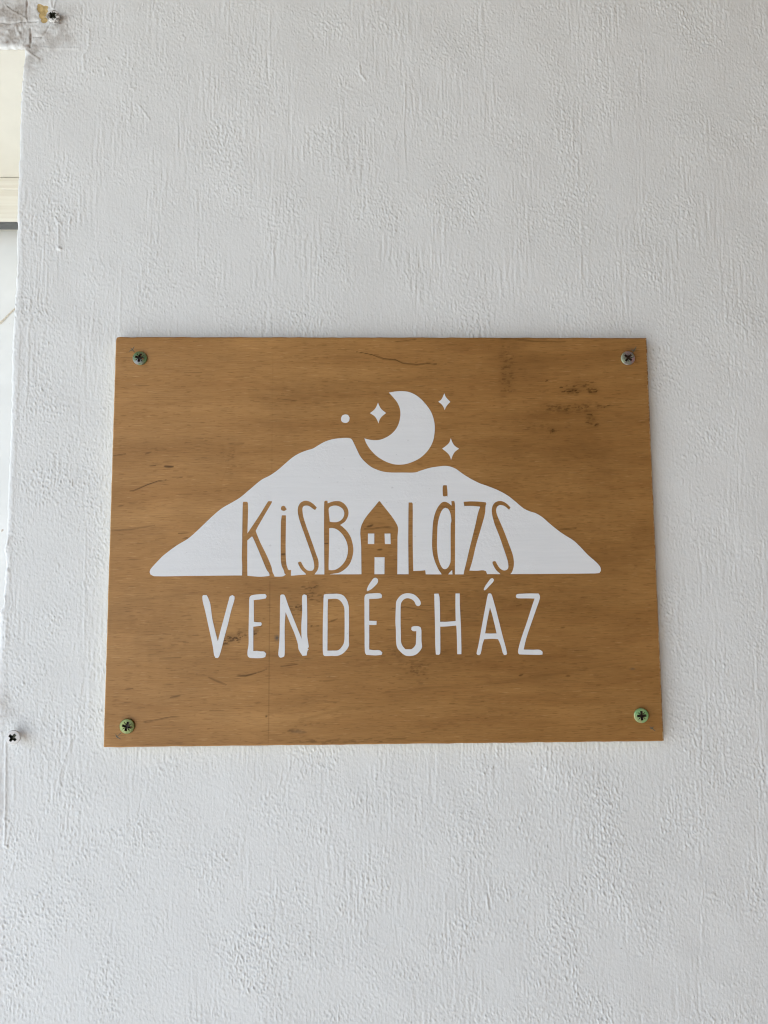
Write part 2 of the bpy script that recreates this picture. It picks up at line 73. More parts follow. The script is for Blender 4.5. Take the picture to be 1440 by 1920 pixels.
RIDGES = [(0.35, 0.45, [(-188.48, 184.93), (-186.84, 181.72), (-186.27, 174.66), (-186.0, 167.3)]), (0.9, 0.8, [(-185.96, 166.34), (-185.04, 166.03)]), (0.5, 0.7, [(-186.24, 182.04), (-185.62, 181.73)]), (0.45, 0.5, [(-203.83, -109.48), (-202.73, -134.46), (-202.23, -152.31), (-202.05, -162.67)]), (0.3, 0.5, [(-199.43, -152.35), (-200.69, -161.87)]), (0.5, 0.6, [(-202.31, -163.21), (-200.9, -163.5)]), (0.2, 0.5, [(-198.99, -123.44), (-198.28, -140.02)]), (0.2, 0.4, [(-166.05, -103.16), (-169.23, -109.85), (-173.83, -123.74), (-176.38, -138.92)]), (-0.12, 0.4, [(-166.73, -108.2), (-172.32, -126.53), (-174.17, -137.57)]), (-0.9, 0.5, [(-207.56, 302.46), (-207.34, 297.04), (-206.75, 290.28)]), (-0.5, 0.5, [(-225.48, 305.63), (-219.23, 305.37), (-209.28, 306.52), (-203.67, 306.93)]), (0.4, 0.5, [(-223.52, 317.92), (-221.53, 315.22), (-217.97, 312.53), (-213.19, 310.21), (-209.95, 307.53)]), (0.45, 0.7, [(-213.63, 305.78), (-215.74, 304.06), (-215.62, 301.34), (-213.95, 298.65)]), (-0.4, 0.4, [(-210.16, 320.15), (-210.12, 311.62), (-209.31, 307.2)]), (0.4, 0.7, [(-209.16, 288.23), (-205.94, 285.57), (-202.07, 282.25)]), (0.15, 0.6, [(-206.13, 290.29), (-193.64, 289.77), (-178.04, 289.61)]), (0.2, 0.8, [(-172.76, 300.18), (-173.05, 290.01), (-176.0, 284.91), (-175.41, 276.5)]), (-0.35, 0.35, [(-194.65, 308.07), (-196.68, 303.96), (-198.68, 299.18), (-200.74, 295.77)]), (-0.35, 0.35, [(-205.78, 297.06), (-200.79, 297.12), (-197.84, 301.57)]), (0.4, 0.4, [(-196.36, 320.34), (-195.54, 315.22)]), (0.4, 0.4, [(-193.54, 320.38), (-194.59, 314.89)]), (0.3, 0.4, [(-162.26, 284.73), (-160.3, 282.06)]), (0.25, 0.5, [(-143.33, 255.08), (-140.12, 251.11), (-135.93, 245.17)]), (0.35, 0.5, [(-12.95, 280.01), (-12.65, 275.6), (-9.49, 271.58)]), (0.35, 0.5, [(53.38, -191.98), (54.37, -199.6)]), (-0.25, 0.4, [(55.05, -194.18), (55.81, -198.81)]), (-0.12, 0.4, [(41.27, -113.55), (40.86, -120.61), (40.45, -127.64)]), (0.12, 0.4, [(-149.81, 155.67), (-149.87, 136.65), (-149.58, 116.24)]), (0.1, 0.5, [(-202.62, 203.59), (-200.9, 123.94), (-200.45, 62.31)]), (0.1, 0.5, [(-164.97, 136.61), (-165.86, 108.42)]), (0.14, 0.5, [(-165.3, 2.28), (-163.93, -56.03)]), (0.12, 0.4, [(14.27, 268.45), (13.01, 234.87), (14.37, 211.69)]), (0.1, 0.4, [(-4.87, 244.72), (-4.09, 211.56)]), (0.1, 0.4, [(-13.7, 241.3), (-13.16, 211.49)]), (0.12, 0.4, [(105.26, -166.11), (104.75, -199.03)]), (0.12, 0.4, [(31.43, -189.74), (30.23, -214.06)]), (0.15, 0.4, [(63.15, 96.22), (67.48, 83.72)]), (0.5, 0.8, [(-208.03, -0.48), (-208.17, -4.01)]), (0.5, 0.8, [(-208.17, -17.2), (-207.54, -18.37)]), (0.4, 0.8, [(-208.64, -32.62), (-208.84, -41.3)]), (0.35, 0.7, [(-209.63, 174.53), (-209.09, 161.77), (-208.85, 149.08)]), (0.3, 0.7, [(-209.22, 136.46), (-209.58, 123.92)])]
# ridge height mm, half width mm, points mm
WALL_TAN = [(-201.16, 314.46, 2.61, 2.61, 1.6), (-200.08, 311.07, 2.32, 2.9, 1.8), (-199.64, 307.66, 1.74, 1.74, 1.6), (-202.47, 316.15, 1.74, 1.45, 1.3), (-199.0, 315.52, 1.45, 1.45, 1.2)]
WALL_BROWN = [(-210.3, 316.05, 0.58, 4.06, 0.8), (-209.38, 308.9, 0.87, 2.03, 0.7), (-207.31, 296.36, 0.52, 4.06, 1.0), (-208.02, 290.94, 1.74, 0.87, 0.8), (-221.81, 293.14, 1.74, 0.87, 0.6), (-216.21, 293.21, 1.74, 0.72, 0.6), (-212.49, 293.59, 1.45, 0.87, 0.5), (-188.74, 309.17, 2.9, 1.74, 0.35), (-210.7, 287.87, 0.87, 1.74, 0.6), (-211.0, 272.75, 0.58, 2.32, 0.6), (-211.13, 261.06, 0.46, 2.9, 0.6), (-211.02, 251.09, 0.46, 3.48, 0.6), (-198.7, 299.52, 0.43, 0.35, 0.8), (-195.17, 305.34, 0.58, 0.58, 0.8), (-157.46, 312.99, 0.46, 0.26, 0.9), (-190.49, 305.74, 0.87, 0.58, 0.7), (-195.09, -108.73, 2.9, 2.32, 0.22), (128.4, -167.26, 0.58, 0.64, 0.6), (-36.89, 220.53, 0.29, 0.29, 1.0), (-75.5, 275.25, 0.29, 0.29, 1.0), (124.91, -220.49, 0.29, 0.29, 0.8), (-217.0, 142.73, 0.87, 0.87, 0.4)]
WALL_GREY = [(-219.49, 311.49, 12.18, 8.12, 0.8), (-220.71, 303.65, 11.6, 1.74, 0.9), (-218.89, 297.57, 10.44, 5.22, 0.75), (-193.96, 298.22, 13.05, 9.86, 0.55), (-205.96, 286.24, 5.8, 9.86, 0.65), (-185.13, 313.65, 8.7, 5.8, 0.2), (-206.4, -89.81, 3.48, 7.25, 0.35), (-201.95, -94.08, 2.9, 3.48, 0.25), (-204.18, -139.95, 2.61, 14.5, 0.2), (-197.58, -103.39, 2.32, 1.74, 0.3), (-195.79, -105.37, 1.45, 1.45, 0.3)]
EDGE = [(290.24, -210.17), (282.83, -210.18), (277.78, -210.43), (266.06, -211.03), (247.77, -211.04), (239.51, -211.0), (219.81, -210.63), (200.29, -210.57), (187.37, -210.48), (177.73, -210.22), (164.95, -209.53), (155.41, -209.42), (145.92, -209.62), (138.04, -209.59), (127.05, -209.57), (111.46, -210.24), (92.89, -209.59), (74.49, -209.09), (56.25, -208.89), (38.17, -208.84), (20.24, -208.65), (5.42, -208.58), (-0.48, -208.61), (-6.36, -209.37), (-16.62, -207.91), (-19.53, -208.65), (-26.81, -208.76), (-38.41, -208.53), (-41.29, -210.27), (-55.67, -209.92)]

# ------------------------------------------------------------------ helpers
def link(ob, parent=None):
    COL.objects.link(ob)
    if parent:
        ob.parent = parent
    return ob

def mesh_obj(name, verts, faces, mat, parent=None, smooth=False, mat_ids=None):
    me = bpy.data.meshes.new(name)
    me.from_pydata([tuple(v) for v in verts], [], [tuple(f) for f in faces])
    for m in (mat if isinstance(mat, (list, tuple)) else [mat]):
        me.materials.append(m)
    if mat_ids is not None:
        me.polygons.foreach_set('material_index', np.asarray(mat_ids, dtype=np.int32))
    if smooth:
        me.polygons.foreach_set('use_smooth', np.ones(len(me.polygons), dtype=bool))
    me.update()
    return link(bpy.data.objects.new(name, me), parent)

def grid_obj(name, V, quads, mats, parent=None, attrs=None, smooth=True, mat_ids=None):
    me = bpy.data.meshes.new(name)
    n, q = len(V), len(quads)
    me.vertices.add(n)
    me.vertices.foreach_set('co', np.ascontiguousarray(V, dtype=np.float32).ravel())
    me.loops.add(q * 4)
    me.loops.foreach_set('vertex_index', np.ascontiguousarray(quads, dtype=np.int32).ravel())
    me.polygons.add(q)
    me.polygons.foreach_set('loop_start', np.arange(0, q * 4, 4, dtype=np.int32))
    try:
        me.polygons.foreach_set('loop_total', np.full(q, 4, dtype=np.int32))
    except Exception:
        pass
    for m in mats:
        me.materials.append(m)
    if mat_ids is not None:
        me.polygons.foreach_set('material_index', np.asarray(mat_ids, dtype=np.int32))
    me.polygons.foreach_set('use_smooth', np.full(q, smooth, dtype=bool))
    for k, a in (attrs or {}).items():
        at = me.attributes.new(k, 'FLOAT', 'POINT')
        at.data.foreach_set('value', np.ascontiguousarray(a, dtype=np.float32).ravel())
    me.update(calc_edges=True)
    me.validate()
    return link(bpy.data.objects.new(name, me), parent)

def box_data(x0, x1, y0, y1, z0, z1):
    v = [(x, y, z) for x in (x0, x1) for y in (y0, y1) for z in (z0, z1)]
    f = [(0, 1, 3, 2), (4, 6, 7, 5), (0, 4, 5, 1), (2, 3, 7, 6), (0, 2, 6, 4), (1, 5, 7, 3)]
    return v, f

def tag(o, label, cat, group=None):
    o['label'] = label
    o['category'] = cat
    if group:
        o['group'] = group
    return o

def empty(name, loc):
    o = bpy.data.objects.new(name, None)
    o.empty_display_size = 0.02
    o.location = loc
    return link(o)

def smooth_outline(pts, sub=5, corner=48):
    """Closed Catmull-Rom through the points, keeping sharp turns sharp."""
    P = [np.array(p, float) for p in pts]
    n = len(P)
    sharp = []
    for i in range(n):
        a, b = P[i] - P[i - 1], P[(i + 1) % n] - P[i]
        t = abs(math.degrees(math.atan2(a[0] * b[1] - a[1] * b[0], a @ b)))
        sharp.append(t > corner)
    out = []
    for i in range(n):
        p0, p1, p2, p3 = P[i - 1], P[i], P[(i + 1) % n], P[(i + 2) % n]
        d = np.linalg.norm(p2 - p1)
        m1 = np.zeros(2) if sharp[i] else (p2 - p0) / (np.linalg.norm(p2 - p1) + np.linalg.norm(p1 - p0)) * d
        j = (i + 1) % n
        m2 = np.zeros(2) if sharp[j] else (p3 - p1) / (np.linalg.norm(p3 - p2) + np.linalg.norm(p2 - p1)) * d
        if sharp[i]:
            m1 = (p2 - p1)
        if sharp[j]:
            m2 = (p2 - p1)
        k = max(1, min(sub, int(d / 0.25)))
        for s in range(k):
            t = s / k
            out.append((2*t**3 - 3*t**2 + 1) * p1 + (t**3 - 2*t**2 + t) * m1 + (-2*t**3 + 3*t**2) * p2 + (t**3 - t**2) * m2)
    return out

def ccw(lp):
    a = np.array([(float(p[0]), float(p[1])) for p in lp])
    b = np.roll(a, -1, 0)
    return list(lp) if (a[:, 0] * b[:, 1] - b[:, 0] * a[:, 1]).sum() > 0 else list(lp)[::-1]

def paint_obj(name, adds, cuts, islands, y_back, y_front, mat, parent):
    """A thin film of paint: the union of the outlines minus the cut-outs plus islands inside them, with real edges."""
    verts, faces, kinds = [], [], []
    for kind, loops in (('a', adds), ('c', cuts), ('i', islands)):
        for lp in loops:
            lp = ccw(lp)
            b = len(verts)
            verts += [Vector((float(p[0]), float(p[1]))) for p in lp]
            faces.append(list(range(b, len(verts))))
            kinds.append(kind)
    v, e, f, ov, oe, of = delaunay_2d_cdt(verts, [], faces, 1, 1e-4, True)
    keep = []
    for tri, src in zip(f, of):
        ks = {kinds[s] for s in src}
        if 'i' in ks or ('a' in ks and 'c' not in ks):
            keep.append(tuple(tri))
    used = sorted({i for t in keep for i in t})
    idx = {o: k for k, o in enumerate(used)}
    F = []
    for t in keep:
        a, b, c = (v[i] for i in t)
        area = (b.x - a.x) * (c.y - a.y) - (b.y - a.y) * (c.x - a.x)
        t = t if area > 0 else t[::-1]
        F.append(tuple(idx[i] for i in t))
    n = len(used)
    V = [(v[o].x / 1000, y_front, v[o].y / 1000) for o in used] + [(v[o].x / 1000, y_back, v[o].y / 1000) for o in used]
    cnt = {}
    for t in F:
        for i in range(3):
            cnt[(t[i], t[(i + 1) % 3])] = 1
    side = [(b, a, a + n, b + n) for (a, b) in cnt if (b, a) not in cnt]
    return mesh_obj(name, V, F + side, mat, parent)

def fft_noise(shape, step, fn, r):
    """Gaussian noise with the amplitude spectrum fn(fx, fz), frequencies in cycles per mm; unit variance."""
    nz, nx = shape
    fz = np.fft.fftfreq(nz, step)[:, None]
    fx = np.fft.rfftfreq(nx, step)[None, :]
    w = np.fft.rfft2(r.standard_normal(shape))
    h = np.fft.irfft2(w * fn(fx, fz), s=shape)
    return (h - h.mean()) / h.std()

def seg_dist(X, Z, a, b):
    d = np.array(b) - np.array(a)
    L = d @ d + 1e-12
    t = np.clip(((X - a[0]) * d[0] + (Z - a[1]) * d[1]) / L, 0, 1)
    return np.hypot(X - a[0] - t * d[0], Z - a[1] - t * d[1]), t

def stroke_field(F, xs, zs, pts, w, amp, mode='max', taper=False):
    """Add a soft line to the field F sampled at xs, zs (mm), touching only its neighbourhood."""
    P = np.array(pts, float)
    m = 4 * w + 0.6
    i0, i1 = np.searchsorted(xs, [P[:, 0].min() - m, P[:, 0].max() + m])
    j0, j1 = np.searchsorted(zs, [P[:, 1].min() - m, P[:, 1].max() + m])
    if i1 <= i0 or j1 <= j0:
        return
    X, Z = np.meshgrid(xs[i0:i1], zs[j0:j1])
    g = np.zeros_like(X)
    n = len(P) - 1
    for k in range(n):
        d, t = seg_dist(X, Z, P[k], P[k + 1])
        ww = w
        if taper:
            s = (k + t) / n
            ww = w * (0.35 + 0.65 * np.sin(np.pi * np.clip(s, 0.02, 0.98)) ** 0.6)
        g = np.maximum(g, np.exp(-(d / ww) ** 2))
    if mode == 'max':
        F[j0:j1, i0:i1] = np.maximum(F[j0:j1, i0:i1], g * amp)
    else:
        F[j0:j1, i0:i1] += g * amp

def blob_field(F, xs, zs, x, z, rx, rz, amp, rough=0.0, r=None):
    m = 2.6
    i0, i1 = np.searchsorted(xs, [x - m * rx - .5, x + m * rx + .5])
    j0, j1 = np.searchsorted(zs, [z - m * rz - .5, z + m * rz + .5])
    if i1 <= i0 or j1 <= j0:
        return
    X, Z = np.meshgrid(xs[i0:i1], zs[j0:j1])
    q = ((X - x) / max(rx, .3)) ** 2 + ((Z - z) / max(rz, .3)) ** 2
    g = np.exp(-q)
    if rough and r is not None:
        n = fft_noise(g.shape, 0.45, lambda a, b: np.exp(-((np.hypot(a, b)) / 0.22) ** 2), r) if min(g.shape) > 6 else 0
        g = np.clip(g * (1 + rough * n), 0, 1)
    F[j0:j1, i0:i1] = np.maximum(F[j0:j1, i0:i1], g * amp)

# ------------------------------------------------------------------ materials
class Mat:
    def __init__(self, name, rough=0.6, metallic=0.0, spec=0.5):
        self.m = bpy.data.materials.new(name)
        self.m.use_nodes = True
        self.nt = self.m.node_tree
        self.b = self.nt.nodes['Principled BSDF']
        self.b.inputs['Roughness'].default_value = rough
        self.b.inputs['Metallic'].default_value = metallic
        self.b.inputs['Specular IOR Level'].default_value = spec
        self.tc = self.nt.nodes.new('ShaderNodeTexCoord')
    def link(self, a, b):
        self.nt.links.new(a, b)
    def coords(self, scale, rot=(0, 0, 0), src=None):
        n = self.nt.nodes.new('ShaderNodeMapping')
        n.inputs['Scale'].default_value = scale
        n.inputs['Rotation'].default_value = rot
        self.link(src or self.tc.outputs['Object'], n.inputs['Vector'])
        return n.outputs[0]
    def noise(self, vec, scale=1.0, detail=3.0, rough=0.55, dist=0.0):
        n = self.nt.nodes.new('ShaderNodeTexNoise')
        n.inputs['Scale'].default_value = scale
        n.inputs['Detail'].default_value = detail
        n.inputs['Roughness'].default_value = rough
        n.inputs['Distortion'].default_value = dist
        self.link(vec, n.inputs['Vector'])
        return n.outputs['Fac']
    def ramp(self, fac, stops):
        n = self.nt.nodes.new('ShaderNodeValToRGB')
        e = n.color_ramp.elements
        while len(e) < len(stops):
            e.new(0.5)
        for el, (p, c) in zip(e, stops):
            el.position = p
            el.color = (*c, 1) if not isinstance(c, (int, float)) else (c, c, c, 1)
        self.link(fac, n.inputs['Fac'])
        return n.outputs['Color']
    def mix(self, fac, a, b, blend='MIX'):
        n = self.nt.nodes.new('ShaderNodeMix')
        n.data_type = 'RGBA'
        n.blend_type = blend
        for sock, v in ((n.inputs[0], fac), (n.inputs[6], a), (n.inputs[7], b)):
            if isinstance(v, (int, float)):
                sock.default_value = v if sock == n.inputs[0] else (v, v, v, 1)
            elif isinstance(v, tuple):
                sock.default_value = (*v, 1)
            else:
                self.link(v, sock)
        return n.outputs[2]
    def math(self, op, a, b=0.0, clamp=False):
        n = self.nt.nodes.new('ShaderNodeMath')
        n.operation = op
        n.use_clamp = clamp
        for s, v in ((n.inputs[0], a), (n.inputs[1], b)):
            if isinstance(v, (int, float)):
                s.default_value = v
            else:
                self.link(v, s)
        return n.outputs[0]
    def attr(self, name):
        n = self.nt.nodes.new('ShaderNodeAttribute')
        n.attribute_name = name
        return n.outputs['Fac']
    def bump(self, height, dist, strength=1.0, prev=None):
        n = self.nt.nodes.new('ShaderNodeBump')
        n.inputs['Strength'].default_value = strength
        n.inputs['Distance'].default_value = dist
        self.link(height, n.inputs['Height'])
        if prev:
            self.link(prev, n.inputs['Normal'])
        self.link(n.outputs[0], self.b.inputs['Normal'])
        return n.outputs[0]
    def color(self, c):
        if isinstance(c, tuple):
            self.b.inputs['Base Color'].default_value = (*c, 1)
        else:
            self.link(c, self.b.inputs['Base Color'])
        return self.m

def wall_material():
    k = Mat('white_wall_paint', rough=0.72, spec=0.3)
    big = k.noise(k.coords((9, 9, 9)), 1, 4, 0.6)
    c = k.ramp(big, [(0.3, (0.715, 0.73, 0.72)), (0.7, (0.745, 0.76, 0.752))])
    fine = k.noise(k.coords((420, 420, 160)), 1, 3, 0.6)
    c = k.mix(k.math('MULTIPLY', k.ramp(fine, [(0.58, 0.0), (0.75, 1.0)]), 0.10), c, (0.60, 0.595, 0.58))
    gn = k.noise(k.coords((700, 700, 700)), 1, 4, 0.65)
    g = k.math('MULTIPLY', k.attr('grey'), k.math('ADD', k.math('MULTIPLY', gn, 1.2), 0.3), True)
    c = k.mix(g, c, (0.33, 0.29, 0.25))
    tn = k.noise(k.coords((600, 600, 600)), 1, 3, 0.6)
    t = k.ramp(k.math('ADD', k.attr('tan'), k.math('MULTIPLY', k.math('SUBTRACT', tn, 0.5), 0.7)), [(0.42, 0.0), (0.52, 1.0)])
    c = k.mix(t, c, k.ramp(tn, [(0.35, (0.42, 0.30, 0.12)), (0.65, (0.58, 0.43, 0.20))]))
    br = k.math('MULTIPLY', k.attr('brown'), k.math('ADD', k.math('MULTIPLY', gn, 1.4), 0.15), True)
    c = k.mix(br, c, (0.17, 0.10, 0.06))
    b1 = k.noise(k.coords((900, 900, 520)), 1, 3, 0.6)
    b2 = k.noise(k.coords((1500, 1500, 60)), 1, 2, 0.5)
    h = k.math('ADD', k.math('MULTIPLY', b1, 0.8), k.math('MULTIPLY', b2, 0.35))
    f1 = k.noise(k.coords((430, 430, 210)), 1, 4, 0.6)
    h = k.math('ADD', h, k.math('MULTIPLY', k.math('MULTIPLY', f1, k.attr('far')), 2.6))
    k.bump(h, 0.00022)
    return k.color(c)

def wood_material():
    k = Mat('varnished_birch_face', rough=0.5, spec=0.25)
    o = k.tc.outputs['Object']
    # the grain lines wander a little and climb slightly to the right
    wob = k.noise(k.coords((7, 1, 12)), 1, 3, 0.5)
    sep = k.nt.nodes.new('ShaderNodeSeparateXYZ')
    k.link(o, sep.inputs[0])
    com = k.nt.nodes.new('ShaderNodeCombineXYZ')
    k.link(sep.outputs[0], com.inputs[0])
    k.link(sep.outputs[1], com.inputs[1])
    z2 = k.math('ADD', sep.outputs[2], k.math('MULTIPLY', wob, 0.045))
    z2 = k.math('SUBTRACT', z2, k.math('MULTIPLY', sep.outputs[0], 0.03))
    k.link(z2, com.inputs[2])
    g = com.outputs[0]
    bands = k.noise(k.coords((5, 1, 60), src=g), 1, 5, 0.6)
    c = k.ramp(bands, [(0.30, (0.325, 0.163, 0.050)), (0.5, (0.360, 0.187, 0.060)), (0.72, (0.405, 0.218, 0.074))])
    lines = k.noise(k.coords((9, 1, 260), src=g), 1, 3, 0.55)
    c = k.mix(k.math('MULTIPLY', k.ramp(lines, [(0.52, 0.0), (0.72, 1.0)]), 0.26), c, (0.245, 0.105, 0.030))
    fib = k.noise(k.coords((75, 1, 1700), src=o), 1, 3, 0.6)
    c = k.mix(1.0, c, k.ramp(fib, [(0.25, 0.83), (0.5, 0.99), (0.75, 1.12)]), 'MULTIPLY')
    pores = k.noise(k.coords((170, 1, 2300), src=o), 1, 2, 0.5)
    c = k.mix(k.math('MULTIPLY', k.ramp(pores, [(0.58, 0.0), (0.67, 1.0)]), 0.52), c, (0.17, 0.080, 0.022))
    pale_dash = k.noise(k.coords((120, 3, 1900), src=o), 1, 2, 0.5)  # pale dashes along the grain
    c = k.mix(k.math('MULTIPLY', k.ramp(pale_dash, [(0.63, 0.0), (0.71, 1.0)]), 0.38), c, (0.60, 0.37, 0.165))
    blot = k.noise(k.coords((22, 1, 34)), 1, 4, 0.6)
    c = k.mix(1.0, c, k.ramp(blot, [(0.3, 0.90), (0.7, 1.07)]), 'MULTIPLY')
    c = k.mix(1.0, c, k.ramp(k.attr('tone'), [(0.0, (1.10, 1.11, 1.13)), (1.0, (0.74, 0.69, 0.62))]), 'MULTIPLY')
    c = k.mix(k.attr('stain'), c, (0.080, 0.034, 0.006))
    c = k.mix(k.attr('soot'), c, (0.085, 0.070, 0.055))
    h = k.math('SUBTRACT', fib, k.math('MULTIPLY', k.attr('stain'), 0.4))
    k.bump(h, 0.00006)
    k.link(k.ramp(bands, [(0.3, 0.46), (0.7, 0.36)]), k.b.inputs['Roughness'])
    return k.color(c)

def edge_material():
    k = Mat('raw_plywood_edge', rough=0.75, spec=0.25)
    n = k.noise(k.coords((60, 900, 60)), 1, 3, 0.6)
    c = k.ramp(n, [(0.35, (0.60, 0.46, 0.28)), (0.6, (0.76, 0.64, 0.44))])
    return k.color(c)

def paint_material():
    k = Mat('white_stencil_paint', rough=0.5, spec=0.4)
    n = k.noise(k.coords((30, 1, 420)), 1, 4, 0.6)
    c = k.ramp(n, [(0.3, (0.70, 0.715, 0.725)), (0.7, (0.735, 0.75, 0.76))])
    sp = k.noise(k.coords((330, 1, 480)), 1, 2, 0.5)
    c = k.mix(k.math('MULTIPLY', k.ramp(sp, [(0.70, 0.0), (0.76, 1.0)]), 0.35), c, (0.42, 0.43, 0.44))
    orange = k.noise(k.coords((600, 1, 700)), 1, 3, 0.6)
    area = k.ramp(k.noise(k.coords((26, 1, 30)), 1, 2, 0.5), [(0.45, 0.1), (0.62, 1.0)])
    h = k.math('ADD', k.math('MULTIPLY', orange, area), k.math('MULTIPLY', n, 0.35))
    k.bump(h, 0.00022)
    return k.color(c)

def zinc_material(name, stops, scale, rough=0.30):
    k = Mat(name, rough=rough, metallic=0.6, spec=0.6)
    n = k.noise(k.coords((scale, scale, scale)), 1, 2, 0.5, 0.6)
    k.bump(k.noise(k.coords((1400, 1400, 1400)), 1, 2), 0.00012)
    return k.color(k.ramp(n, stops))

def plain(name, col, rough=0.6, metallic=0.0, var=0.12, scale=300, bump=0.0):
    k = Mat(name, rough=rough, metallic=metallic)
    n = k.noise(k.coords((scale, scale, scale)), 1, 4, 0.6)
    lo = tuple(v * (1 - var) for v in col)
    hi = tuple(min(1, v * (1 + var)) for v in col)
    if bump:
        k.bump(n, bump)
    return k.color(k.ramp(n, [(0.3, lo), (0.7, hi)]))

M_WALL, M_WOOD, M_EDGE, M_PAINT = wall_material(), wood_material(), edge_material(), paint_material()
M_PENCIL = plain('green_pencil', (0.055, 0.085, 0.075), 0.7, var=0.5, scale=1500)
M_SMUDGE = plain('dark_dirt', (0.10, 0.085, 0.075), 0.8, var=0.5, scale=1800)
M_RECESS = plain('dirty_shaded_recess', (0.040, 0.021, 0.012), 0.5, 0.0, 0.6, 1500)  # brown residue, darkened further to stand in for a deeper, shaded cut
M_RECESS_GREEN = plain('bare_green_screw_recess', (0.10, 0.105, 0.075), 0.4, 0.5, 0.5, 1500)
M_SCREW_PAINT = plain('white_paint_over_screw', (0.72, 0.72, 0.71), 0.55, 0, 0.05, 900, 0.0002)

# ------------------------------------------------------------------ ground, unseen porch roof, and walls added to block light
def ground_material():
    k = Mat('sunlit_pale_paving', rough=0.85, spec=0.2)
    n = k.noise(k.coords((2.2, 2.2, 2.2)), 1, 6, 0.6)
    k.bump(k.noise(k.coords((60, 60, 60)), 1, 4), 0.004)
    return k.color(k.ramp(n, [(0.3, (0.365, 0.365, 0.355)), (0.7, (0.455, 0.455, 0.44))]))
g = mesh_obj('ground', [(-200, -200, GROUND_Z), (200, -200, GROUND_Z), (200, 200, GROUND_Z), (-200, 200, GROUND_Z)], [(0, 1, 2, 3)], ground_material())
g['kind'] = 'structure'
M_PORCH = plain('brown_porch_boards', (0.17, 0.10, 0.045), 0.8, 0, 0.06, 8)
v, f = box_data(-1.0, 2.2, -1.75, 0.35, 0.66, 0.8)
roof = mesh_obj('porch_ceiling', v, f, M_PORCH)
roof['kind'] = 'structure'
M_BLOCKER = plain('warm_light_blocker', (0.19, 0.112, 0.058), 0.8, 0, 0.06, 8)  # for the added light-blocking walls, dark and warm to limit their bounce
v, f = box_data(0.60, 0.75, -1.5, 0.35, GROUND_Z, 0.655)
side_blocker = mesh_obj('side_light_blocker', v, f, M_BLOCKER)  # unseen wall, added to keep light from coming in on the right
side_blocker['kind'] = 'structure'
v, f = box_data(-0.25, 0.75, -1.65, -1.505, GROUND_Z, 0.655)
front = mesh_obj('front_light_blocker', v, f, M_BLOCKER)  # unseen wall, added to cut the light from straight ahead
front['kind'] = 'structure'

# ------------------------------------------------------------------ the plaster wall
STEP = 0.45
fx0, fx1, fz0, fz1 = -237.0, 247.0, -273.0, 338.0
xs_f = np.arange(fx0, fx1, STEP)
zs_f = np.arange(fz0, fz1, STEP)
EDGE_X, TOP_Z = -209.6, 290.24
xs_f += EDGE_X - xs_f[np.argmin(abs(xs_f - EDGE_X))]
zs_f += TOP_Z - zs_f[np.argmin(abs(zs_f - TOP_Z))]

def outward(a, end):
    out, s, v = [], STEP, a
    sign = 1 if end > a else -1
    while abs(end - v) > s * 1.6:
        s *= 1.45
        v = v + sign * s
        if (end - v) * sign <= 0:
            break
        out.append(v)
    out.append(end)
    return out
OPEN_L = -1090.0
left = sorted(set(outward(xs_f[0], -1900.0) + [OPEN_L]))
xs = np.concatenate([np.array(left), xs_f, np.array(outward(xs_f[-1], 598.0))])
zs = np.concatenate([np.array(outward(zs_f[0], GROUND_Z * 1000 - 20)[::-1]), zs_f, np.array(outward(zs_f[-1], 658.0))])
nx, nz = len(xs), len(zs)
ia, ja = int(np.argmin(abs(xs - xs_f[0]))), int(np.argmin(abs(zs - zs_f[0])))
NX, NZ = len(xs_f), len(zs_f)
shape = (NZ, NX)
Hf = np.zeros(shape)
r = np.hypot
def band(f0, f1, ax=1.0, az=1.0, rot=0.0):
    c, s = math.cos(rot), math.sin(rot)
    def fn(fx, fz):
        u, w = (c * fx + s * fz) * ax, (-s * fx + c * fz) * az
        q = np.hypot(u, w)
        return np.exp(-(q / f1) ** 2) * (1 - np.exp(-(q / f0) ** 2))
    return fn
def mask(scale, lo, hi, ax=1.0, az=1.0):
    n = fft_noise(shape, STEP, lambda fx, fz: np.exp(-((np.hypot(fx * ax, fz * az)) * scale) ** 2), rng)
    return np.clip((n - lo) / (hi - lo), 0, 1)
rough_m = mask(42, -0.9, 1.3, 0.8, 1.2)
brush_m = mask(26, -0.3, 1.1, 0.6, 2.2)
def crumb(rot, f0, f1, az, lo, p=1.0):
    n = fft_noise(shape, STEP, band(f0, f1, 0.85, az, math.radians(rot)), rng)
    return np.maximum(n - lo, 0) ** p - 0.35 * np.maximum(-n - 0.9, 0)
m1, m2 = mask(30, -0.8, 0.8), mask(30, -0.6, 1.0)
crumbs = crumb(28, 0.30, 0.72, 1.7, 0.30) * (0.3 + m1) + crumb(8, 0.32, 0.75, 2.2, 0.30) * (0.35 + m2)
crumbs2 = crumb(48, 0.30, 0.72, 1.35, 0.45) * (0.2 + 0.8 * (1 - m2)) + 0.6 * crumb(-20, 0.3, 0.72, 1.5, 0.7) + 0.45 * crumb(30, 0.14, 0.34, 1.8, 0.9)
stri = fft_noise(shape, STEP, lambda fx, fz: np.exp(-(fz * 26) ** 2) * np.exp(-(fx / 0.65) ** 2) * (1 - np.exp(-(fx / 0.12) ** 2)), rng)
stri2 = fft_noise(shape, STEP, lambda fx, fz: np.exp(-(fz * 9) ** 2) * np.exp(-(fx / 0.62) ** 2) * (1 - np.exp(-(fx / 0.16) ** 2)), rng)
roll = fft_noise(shape, STEP, lambda fx, fz: 1 / (1 + (np.hypot(fx, fz) * 45) ** 3.2), rng)
mid = fft_noise(shape, STEP, band(0.03, 0.09), rng)
WALL_AMP = 1.0
LOW = np.clip((150 - zs_f) / 300, 0, 1)[:, None]                # rougher towards the bottom, brushed smoother above
